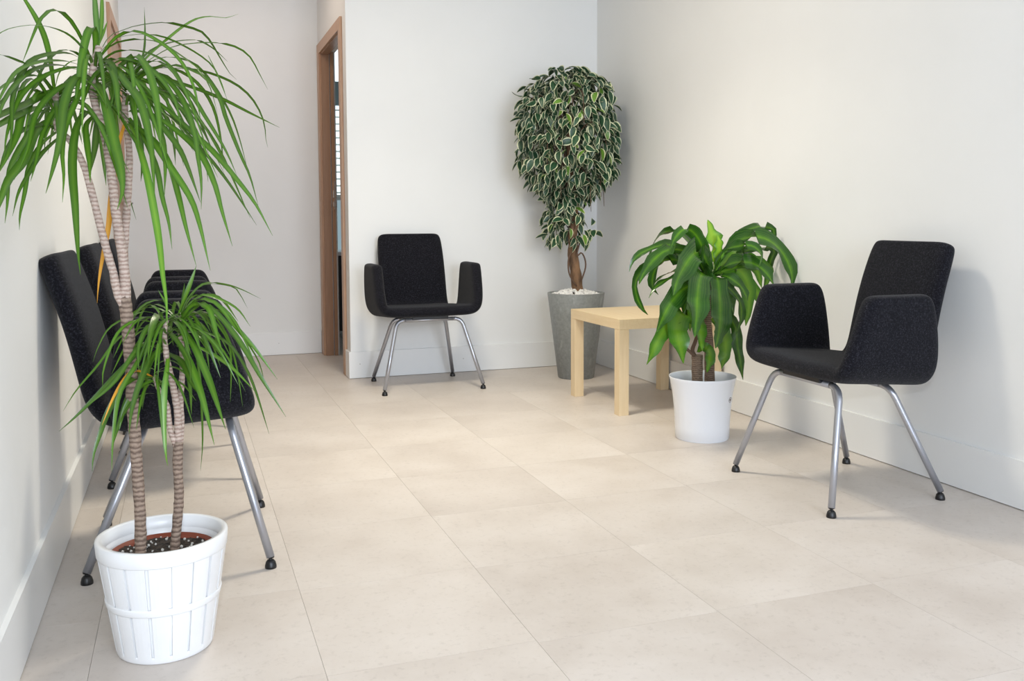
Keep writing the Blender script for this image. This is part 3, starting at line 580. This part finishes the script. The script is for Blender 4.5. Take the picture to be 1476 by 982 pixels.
corn = [
 ([(1027, 395), (1029, 372), (1028, 350), (1024, 332), (1020, 317)], .0, 27, 'u', 1), ([(1031, 390), (1036, 370), (1037, 352), (1034, 338)], -.04, 15, 'u', 1),
 ([(1024, 395), (1015, 365), (1004, 340), (988, 330), (973, 343), (966, 360)], -.1, 20, 'g', .7), ([(1024, 398), (1008, 372), (990, 345), (965, 333), (945, 347), (936, 372), (930, 382)], .05, 17, 'g', .5),
 ([(1022, 398), (1000, 362), (960, 353), (928, 363), (912, 376), (907, 392)], .0, 14, 'g', .6), ([(1020, 400), (1000, 368), (965, 360), (942, 375), (927, 395), (921, 410)], -.12, 22, 'g', .7),
 ([(1020, 400), (985, 370), (957, 372), (943, 392), (941, 412), (949, 425)], .08, 20, 'g', .8), ([(1018, 402), (975, 375), (935, 385), (917, 405), (918, 428), (927, 446), (934, 454)], .0, 19, 'g', .9),
 ([(1024, 390), (1012, 365), (1000, 366), (986, 385), (976, 405), (970, 426)], -.22, 34, 'g', 1), ([(1022, 398), (1013, 394), (1008, 405), (1005, 430), (1004, 455), (1001, 486)], -.24, 36, 'g', 1),
 ([(1028, 398), (1034, 402), (1037, 425), (1038, 455), (1036, 480), (1031, 502)], -.22, 33, 'g', 1), ([(1015, 410), (990, 414), (972, 430), (958, 452), (946, 480)], -.2, 30, 'g', 1),
 ([(1008, 470), (985, 455), (965, 465), (945, 498), (932, 526)], -.12, 24, 'l', 1), ([(1008, 462), (985, 452), (975, 470), (979, 495), (985, 524)], -.16, 34, 'l', 1),
 ([(1010, 450), (1008, 460), (1009, 480), (1012, 506)], -.15, 20, 'l', 1), ([(1006, 508), (1015, 501), (1023, 510), (1019, 537)], -.06, 18, 'l', 1),
 ([(1025, 460), (1038, 470), (1046, 495), (1044, 518), (1040, 532)], .02, 24, 'l', 1), ([(1025, 450), (1047, 456), (1060, 472), (1063, 498), (1068, 525), (1071, 548)], .02, 17, 'g', .9),
 ([(1028, 402), (1050, 415), (1066, 435), (1068, 458), (1061, 482)], -.05, 15, 'g', .9), ([(1028, 398), (1048, 399), (1068, 414), (1078, 434)], -.1, 19, 'g', .8),
 ([(1028, 396), (1055, 380), (1082, 379), (1102, 391), (1116, 412)], -.06, 26, 'g', .8), ([(1028, 396), (1043, 364), (1065, 355), (1085, 355), (1097, 368), (1094, 386)], -.12, 16, 'g', .7),
 ([(1028, 395), (1045, 365), (1070, 345), (1100, 343), (1126, 362), (1141, 392), (1145, 425)], -.05, 30, 'g', .9), ([(1028, 392), (1046, 362), (1068, 338), (1093, 327), (1115, 331), (1127, 346), (1131, 364)], .1, 15, 'g', .6),
 ([(1030, 395), (1075, 362), (1115, 358), (1145, 375), (1157, 395), (1161, 414)], .15, 15, 'g', .6), ([(1030, 398), (1062, 388), (1078, 410), (1080, 440), (1075, 470)], .1, 24, 'l', .9),
 ([(1030, 396), (1058, 366), (1078, 370), (1092, 392), (1098, 415)], .12, 20, 'l', .8), ([(1040, 392), (1085, 380), (1110, 392), (1124, 420)], .15, 20, 'l', .8),
 ([(1022, 400), (995, 378), (970, 374), (950, 380), (932, 398)], .12, 10, 'g', .3), ([(1020, 402), (990, 388), (965, 394), (950, 402), (940, 414)], .05, 11, 'g', .4),
 ([(1020, 405), (990, 397), (965, 402), (945, 414), (935, 430)], -.05, 10, 'g', .4), ([(1022, 402), (1000, 410), (990, 430), (985, 455)], .05, 22, 'g', .9),
 ([(1030, 402), (1045, 412), (1052, 440), (1050, 465)], .05, 24, 'g', .9), ([(1034, 396), (1060, 400), (1090, 420), (1100, 450)], .15, 20, 'l', .8), ([(1018, 410), (1000, 430), (996, 455), (995, 478)], .02, 22, 'l', .9),
 ([(1030, 410), (1044, 425), (1052, 438), (1058, 452)], -.15, 8, 'g', .8), ([(1024, 395), (1000, 352), (985, 340)], .1, 9, 'g', .5),
]
for pp, dy, wp, kind, tw in corn:
    y0 = YC; n = len(pp)
    pts = [at(x, y, y0+dy*(i/(n-1))**.8) for i, (x, y) in enumerate(pp)]
    pts = [Vector((min(p.x, XR-.03), p.y, p.z)) for p in pts]
    blade(pts, wp*3.35/1324*1.10, 'broad', 20, tw*.45, tw, {'g': CORN, 'l': CORN_L, 'u': CORN_U}[kind], cp, fold=.25, wave=.34)
# ------------------------------------------------------------------ variegated fig in the tall grey pot
FX, FY = 2.123, 4.833
fg = thing('potted_weeping_fig', 'bushy variegated weeping fig in a tall tapered grey pot with white pebbles, back corner', 'plant', (0, 0, 0))
obj('pot', lathe([(0, 0), (.100, 0), (.1035, .003), (.164, .489), (.163, .491), (.153, .491), (.150, .488), (.146, .462), (0, .462)], 72, cx=FX, cy=FY), CONC, fg, True)
peb = bmesh.new()
for k in range(330):
    a = random.uniform(0, 2*PI); r = .138*math.sqrt(random.random()); s = random.uniform(.008, .014)
    q = bmesh.ops.create_icosphere(peb, subdivisions=1, radius=s); c = Vector((FX+r*math.cos(a), FY+r*math.sin(a), .470+.032*(1-(r/.14)**2)+random.uniform(-.004, .006)))
    mm = Matrix.Rotation(random.uniform(0, 3), 3, Vector((random.random(), random.random(), random.random()+.1)).normalized())
    for v in q['verts']: v.co = mm @ Vector((v.co.x*random.uniform(.9, 1.25), v.co.y, v.co.z*.75))+c
pe = obj('pebbles', peb, PEBBLE, fg); pe['kind'] = 'stuff'
tp = [(FX+.012, FY, .47), (FX+.01, FY, .52), (FX-.005, FY, .62), (FX-.018, FY, .74), (FX-.02, FY, .88), (FX-.012, FY, 1.02), (FX-.04, FY, 1.2), (FX-.04, FY, 1.42)]
obj('trunk', tube(spline(tp, 30), [.033-.018*i/30 for i in range(31)], 12, rough=.13), BARK_FIC, fg, True)
tb2 = tube(spline([(FX+.03*math.cos(t*5)-.008, FY+.03*math.sin(t*5), .48+.42*t) for t in [k/14 for k in range(15)]], 40), .011, 8, rough=.1)
obj('trunk', tb2, BARK_FIC, fg, True)
obj('vine', tube(spline([(FX-.01, FY-.03, .53), (FX-.05, FY-.02, .60), (FX-.055, FY-.02, .68), (FX-.03, FY-.02, .73), (FX, FY-.03, .76)], 16), .0048, 7), VINE, fg, True)
obj('vine', tube(spline([(FX+.02, FY-.03, .56), (FX+.05, FY-.02, .63), (FX+.048, FY-.02, .68), (FX+.02, FY-.03, .72), (FX-.01, FY-.03, .70), (FX+.01, FY-.03, .78)], 18), .0045, 7), VINE, fg, True)
for k in range(26):
    a = 2*PI*(k*.618 % 1); R_ = random.uniform(.12, .25); z0 = random.uniform(.95, 1.45); c = Vector((FX-.04, FY+.02, 0))
    obj('twig', tube(spline([(c.x, c.y, z0), (c.x+R_*.5*math.cos(a), c.y+R_*.5*math.sin(a), z0+.16), (c.x+R_*math.cos(a), c.y+R_*math.sin(a), z0+.15), (c.x+R_*1.1*math.cos(a), c.y+R_*1.1*math.sin(a), z0-.02)], 10), [.005-.0035*i/10 for i in range(11)], 6), VINE, fg, True)
def fig_leaf_mesh(mt, bend):
    bm = bmesh.new(); uvl = bm.loops.layers.uv.new('UVMap'); L, W, n = .068, .0185, 7; rows = []
    for i in range(n+1):
        t = i/n; h = W*(math.sin(PI*min(1, t**.8))**.85 if 0 < t < 1 else 0)+.0006; z = -bend*L*t*t; y = L*t
        rows.append([bm.verts.new((h, y, z+h*.35)), bm.verts.new((0, y, z)), bm.verts.new((-h, y, z+h*.35))])
    for i in range(n):
        for k in range(2):
            f = bm.faces.new((rows[i][k], rows[i][k+1], rows[i+1][k+1], rows[i+1][k])); u = ((1, 0), (0, 1))[k]
            t0, t1 = i/n, (i+1)/n; e0 = 1 if i == 0 else 0; e1 = 1 if i == n-1 else 0
            for lp, uu, tt, e in zip(f.loops, (u[0], u[1], u[1], u[0]), (t0, t0, t1, t1), (0, 0, e1, e1)): lp[uvl].uv = (max(uu, e*.9), tt)
    me = bpy.data.meshes.new('leaf'); bm.to_mesh(me); bm.free(); me.materials.append(mt); me.polygons.foreach_set('use_smooth', [True]*len(me.polygons)); return me
figm = [fig_leaf_mesh(FIC, b) for b in (.15, .35, .5)]+[fig_leaf_mesh(FIC_L, .3)]
# crown outline as seen (height -> centre x, radius)
env = [(1.73, 2.17, .05), (1.70, 2.12, .14), (1.665, 2.08, .235), (1.60, 2.075, .265), (1.50, 2.08, .285), (1.40, 2.085, .29), (1.30, 2.085, .29), (1.22, 2.085, .285), (1.16, 2.09, .25), (1.10, 2.085, .20), (1.05, 2.08, .14), (1.0, 2.07, .10), (.96, 2.07, .10), (.93, 2.08, .125), (.88, 2.085, .155), (.82, 2.09, .165), (.775, 2.095, .13)]
cand = []
def env_at(z):
    for (z1, x1, r1), (z0, x0, r0) in zip(env, env[1:]):
        if z0 <= z <= z1: t = (z-z0)/(z1-z0); return x0+(x1-x0)*t, r0+(r1-r0)*t
    return 2.08, .1
for k in range(1650):
    z = random.uniform(1.02, 1.74) if k < 1480 else random.uniform(.775, 1.02)
    cx, R_ = env_at(z); a = random.uniform(0, 2*PI); rr = R_*(random.uniform(.78, 1.0) if random.random() < .68 else random.uniform(.3, .8))
    if z < 1.02: rr = R_*random.uniform(.25, 1)
    p = Vector((cx+rr*math.cos(a), FY+.02+rr*.93*math.sin(a), z+.02))
    p.x = min(p.x, XR-.03); p.y = min(p.y, YB-.05)
    down = random.uniform(.1, 1.4); az = a+random.gauss(0, 1.1)
    if z > 1.62: down = random.uniform(-.1, .9)
    d = Vector((math.cos(az)*math.cos(down), math.sin(az)*math.cos(down), -math.sin(down)))
    side = d.cross(Vector((0, 0, 1))).normalized(); side = (side+Vector((random.gauss(0, .45), random.gauss(0, .45), random.gauss(0, .45)))); side = (side-d*side.dot(d)).normalized()
    nn = side.cross(d)
    M = Matrix((side, d, nn)).transposed().to_4x4(); s = random.uniform(.78, 1.18); M = Matrix.Translation(p) @ M @ Matrix.Scale(s, 4)
    cand.append((p.y-abs(p.x-2.08)*.2-(.15 if z < 1.02 else 0)-(rr/R_)*.1, M, random.choice((0, 0, 1, 1, 2)) if random.random() < .86 else 3))
cand.sort(key=lambda c: c[0])
rest = bmesh.new()
tmp = []
for k, (_, M, mi) in enumerate(cand):
    if k < 300:
        o = bpy.data.objects.new('leaf', figm[mi]); C.objects.link(o); o.parent = fg; o.matrix_world = M
    else:
        n0 = len(rest.verts); rest.from_mesh(figm[mi]); rest.verts.ensure_lookup_table()
        for v in rest.verts[n0:]: v.co = M @ v.co
ro = obj('foliage', rest, FIC, fg, True); ro['kind'] = 'stuff'
